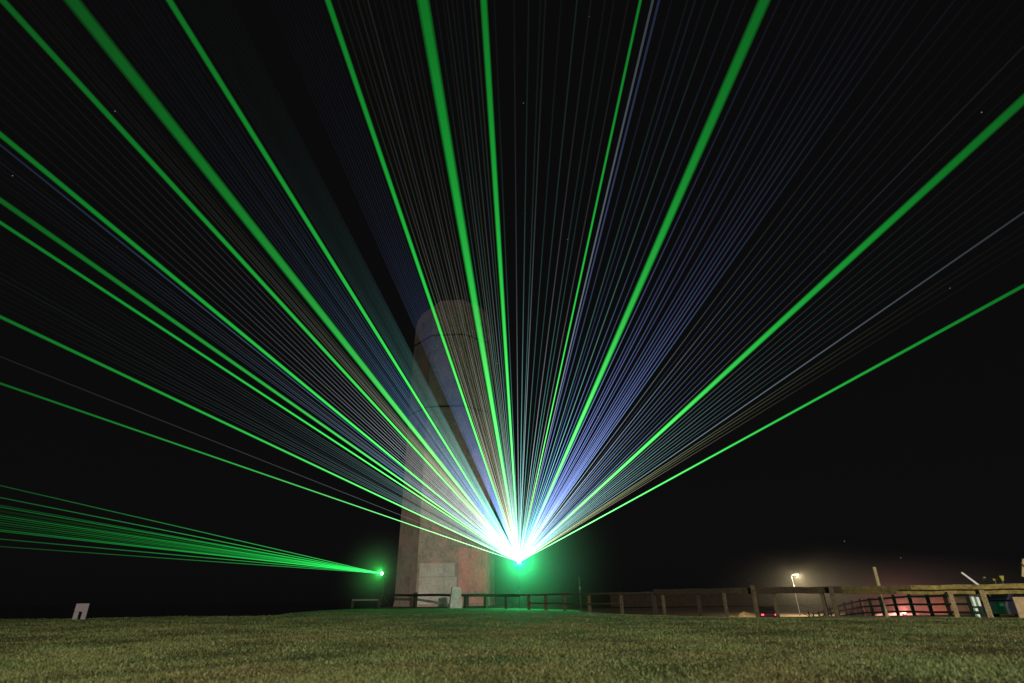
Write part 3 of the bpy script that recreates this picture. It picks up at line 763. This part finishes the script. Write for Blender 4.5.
# white marker post near the lit bank
p = at(758, 613, 50); g0 = gz(p.x, p.y)
mb = MB(); mb.lathe([(.07, -.1), (.07, 1.05), (.06, 1.15), (.02, 1.2)], n=10)
o = mb.build('marker_post', WHITE, loc=(p.x, p.y, g0)); tag(o, 'white marker post lit by assumed car lamps seen under the rail fence', 'post')

# red lamp added on the car park ground for unseen car brake lights
p = at(905, 616, 46.5); g0 = gz(p.x, p.y); t = empty('added_red_lamp', (p.x, p.y, g0)); tag(t, 'low red lamp added for unseen car brake lights behind the three rail fence', 'lamp')
mb = MB(); mb.lathe([(.16, 0), (.16, .1), (.12, .16)], n=14); mb.build('housing', DARKST, t)
mb = MB(); mb.lathe([(.12, .165), (.11, .22), (.05, .25)], n=14); mb.build('lens', emit('red_lamp_glow', (1, .25, .25), 25), t)
ld = bpy.data.lights.new('lamp_light', 'POINT'); ld.energy = 950; ld.color = (1, .26, .22); ld.shadow_soft_size = .12
lo = bpy.data.objects.new('lamp_light', ld); COL.objects.link(lo); lo.parent = t; lo.location = (0, -.1, .42)
# low heap of pale gravel by the lamp
def heap(name, c, sx_, sy_, h, m_, label, cat):
    mb = MB(); vs = []; fs = []; n, k_ = 20, 6
    for j in range(k_):
        rr = 1 - j / k_
        for i in range(n):
            a = 2 * math.pi * i / n; q = 1 + .18 * math.sin(3 * a + 1) + .12 * math.sin(7 * a)
            vs.append((sx_ * rr * q * math.cos(a), sy_ * rr * q * math.sin(a), h * ((1 - rr ** 1.6) * (.72 + .3 * math.sin(2.3 * a + j) * rr) + .16 * (rng.random() - .5)) if j else -.05))
    vs.append((0, 0, h * .8))
    for j in range(k_ - 1):
        for i in range(n):
            q = (i + 1) % n; fs.append((j * n + i, j * n + q, (j + 1) * n + q, (j + 1) * n + i))
    for i in range(n): fs.append(((k_ - 1) * n + i, (k_ - 1) * n + (i + 1) % n, len(vs) - 1))
    mb.add(vs, fs); o = mb.build(name, m_, loc=c, smooth=True); tag(o, label, cat); return o
for (px, Y, w_, hh, lab) in ((897, 48.2, 2.0, .42, 'long low heap of pale gravel lit pink by the added red lamp'), (921, 48.6, 1.5, .3, 'smaller heap of pale gravel right of the added red lamp')):
    q = at(px, 614, Y); heap('gravel_heap', (q.x, q.y, gz(q.x, q.y)), w_, .8, hh, mat('pale_gravel', (.5, .46, .42), .95, var=.4, scale=12, bump=.8), lab, 'gravel heap')

# barrier: striped stand and raised white boom
p = at(981, 617, 27.5); g0 = gz(p.x, p.y); t = empty('parking_barrier', (p.x, p.y, g0)); tag(t, 'black and white striped parking barrier with a raised white boom, behind the fence post', 'barrier')
SK = 27.5
for k, (dx, z0, z1, m_, w_) in enumerate(((-.12, -.05, .3, WHITE, .13), (-.12, .3, .42, BLACKP, .13), (-.12, .42, .55, WHITE, .12), (-.12, .55, .62, BLACKP, .13), (-.12, .62, 1.02, WHITE, .11),
                                           (.1, -.05, .12, WHITE, .14), (.1, .12, .62, BLACKP, .13), (.1, .62, 1.0, WHITE, .11))):
    mb = MB(); mb.box((dx, 0, (z0 + z1) / 2), (w_, .12, z1 - z0 - .004), bev=.008); mb.build('white_stripe' if m_ is WHITE else 'black_stripe', m_, t)
a = at(961.5, 572.5, SK) - Vector((p.x, p.y, g0)); b = at(979, 585.5, SK) - Vector((p.x, p.y, g0)); c = at(983, 589, SK) - Vector((p.x, p.y, g0))
mb = MB(); mb.tube([a, b], [.04, .05], 8); mb.build('boom', WHITE, t)
mb = MB(); mb.tube([b, c, (.1, .02, 1.0)], .05, 8); mb.build('boom_bracket', DARKST, t)

# small signs over the rail at the right and the tan notice board
def small_sign(px, py, Y, kind, label, m_):
    p = at(px + 4, 606, Y); g0 = gz(p.x, p.y); h = at(px, py, Y).z - g0
    t = empty('small_sign', (p.x, p.y, g0)); tag(t, label, 'sign')
    mb = MB(); mb.tube([(0, 0, -.1), (0, 0, h)], .022, 8); mb.build('pole', DARKST, t)
    mb = MB()
    if kind == 'tri': mb.prism([(-.12, .11), (.12, .11), (.03, -.14), (-.03, -.14)], -.02, .02)
    elif kind == 'bar': mb.box((0, 0, 0), (.24, .05, .09), bev=.01)
    else: mb.box((0, 0, 0), (.15, .05, .16), bev=.03)
    o = mb.build('sign_plate', m_, t); o.location = (0, -.04, h)
small_sign(1007.5, 578, 31, 'tri', 'small yellow triangular sign showing above the rail at the right', OLIVE)
small_sign(1000, 579.5, 31.5, 'bar', 'small dull yellow bar shaped sign left of the triangular one', OLIVE)
small_sign(989.5, 578.5, 31, 'sq', 'small square brown sign showing above the rail near the raised boom', TAN)
p = at(1034, 612, 27); g0 = gz(p.x, p.y); t = empty('notice_board', (p.x, p.y, g0), R(-20)); tag(t, 'tan notice board with a dark band, cut by the right picture edge', 'notice board')
zt_ = at(1026, 561, 27).z - g0; zb_ = at(1026, 580, 27).z - g0; p0 = at(1023, 570, 27)
ox = p0.x - p.x
for s in (-.2, .2):
    mb = MB(); mb.box((ox + s + .2, .05, zb_ / 2), (.09, .09, zb_ + .2), bev=.01); mb.build('post', WOOD, t)
mb = MB(); mb.box((ox + .30, 0, (zt_ + zb_) / 2), (.75, .06, zt_ - zb_), ry=R(20), bev=.012); bd = mb.build('panel', TAN, t)
mb = MB(); mb.box((ox + .06, -.036, (zt_ + zb_) / 2 + .1), (.06, .014, .5), ry=R(-25)); mb.build('dark_band', WOODD, bd)

# ------------------------------------------------------------------ cars
def car(loc, rz, label, paint, lights=None):
    t = empty('parked_car', loc, rz); tag(t, label, 'car')
    body = [(-2.05, .30), (-2.1, .62), (-2.0, .86), (-1.1, .95), (1.2, .95), (1.95, .82), (2.1, .6), (2.08, .30)]
    mb = MB(); mb.prism(body, -.85, .85, .05); bo = mb.build('body', paint, t)
    cab = [(-1.75, .93), (-1.35, 1.38), (-.9, 1.47), (.3, 1.46), (.7, 1.33), (1.25, .93)]
    mb = MB(); mb.prism(cab, -.72, .72, .06); mb.build('cabin', paint, t)
    for s in (-1, 1):
        mb = MB(); mb.prism([(-1.45, .97), (-1.2, 1.33), (.3, 1.36), (.95, .97)], s * .725 - .008, s * .725 + .008); mb.build('window', GLASS, t)
    mb = MB(); mb.box((-1.585, 0, 1.17), (.02, 1.2, .4), ry=R(41)); mb.build('rear_window', GLASS, t)
    mb = MB(); mb.box((1.0, 0, 1.15), (.02, 1.2, .5), ry=R(-52)); mb.build('windscreen', GLASS, t)
    for x in (-1.3, 1.3):
        for s in (-1, 1):
            mb = MB(); mb.tube([(x, s * .68, .32), (x, s * .7, .32), (x, s * .86, .32), (x, s * .88, .32)], [.26, .32, .32, .27], 18); wh = mb.build('wheel', RUBBER, t)
            mb = MB(); mb.tube([(x, s * .87, .32), (x, s * .895, .32)], .19, 14); mb.build('rim', STEEL, wh)
    for s in (-1, 1):
        mb = MB(); mb.box((-2.07, s * .66, .72), (.06, .26, .16), bev=.02); mb.build('tail_lamp', lights[0] if lights else CARP2, t)
        mb = MB(); mb.box((2.06, s * .62, .66), (.07, .3, .15), bev=.02); mb.build('headlamp', lights[1] if lights else STEEL, t)
    return t
TAILR = emit('tail_lamp_glow', (1, .06, .1), 4); HEADW = emit('assumed_headlamp_glow', (1, .9, .7), 20)
q = at(767, 615, 66); ct = car((q.x, q.y, gz(q.x, q.y)), R(74), 'dark red car with lit tail lamps seen under the rail fence near the street lamp', CARP2, (TAILR, HEADW))
for s in (-1, 1):
    ld = bpy.data.lights.new('assumed_headlamp_light', 'SPOT'); ld.energy = 5200; ld.spot_size = R(64); ld.spot_blend = .6; ld.color = (1, .8, .45); ld.shadow_soft_size = .06  # headlamps assumed lit, unseen, added to light the mound
    lo = bpy.data.objects.new('assumed_headlamp_light', ld); COL.objects.link(lo); lo.parent = ct; lo.location = (2.15, s * .62, .68); lo.rotation_euler = (0, R(-88), 0)
q = at(1030, 616, 31); car((q.x, q.y, gz(q.x, q.y) - .1), R(8), 'dark navy car parked behind the fence at the right', CARP)
# low earth mound lit by the assumed headlamps
q = at(745, 615, 82); heap('earth_mound', (q.x, q.y, gz(q.x, q.y)), 3.6, 2.0, 1.8, mat('dry_gravel', (.36, .27, .15), .95, var=.5, scale=2.5, bump=1), 'low earth mound lit yellow by assumed car headlamps, seen under the rail', 'mound')
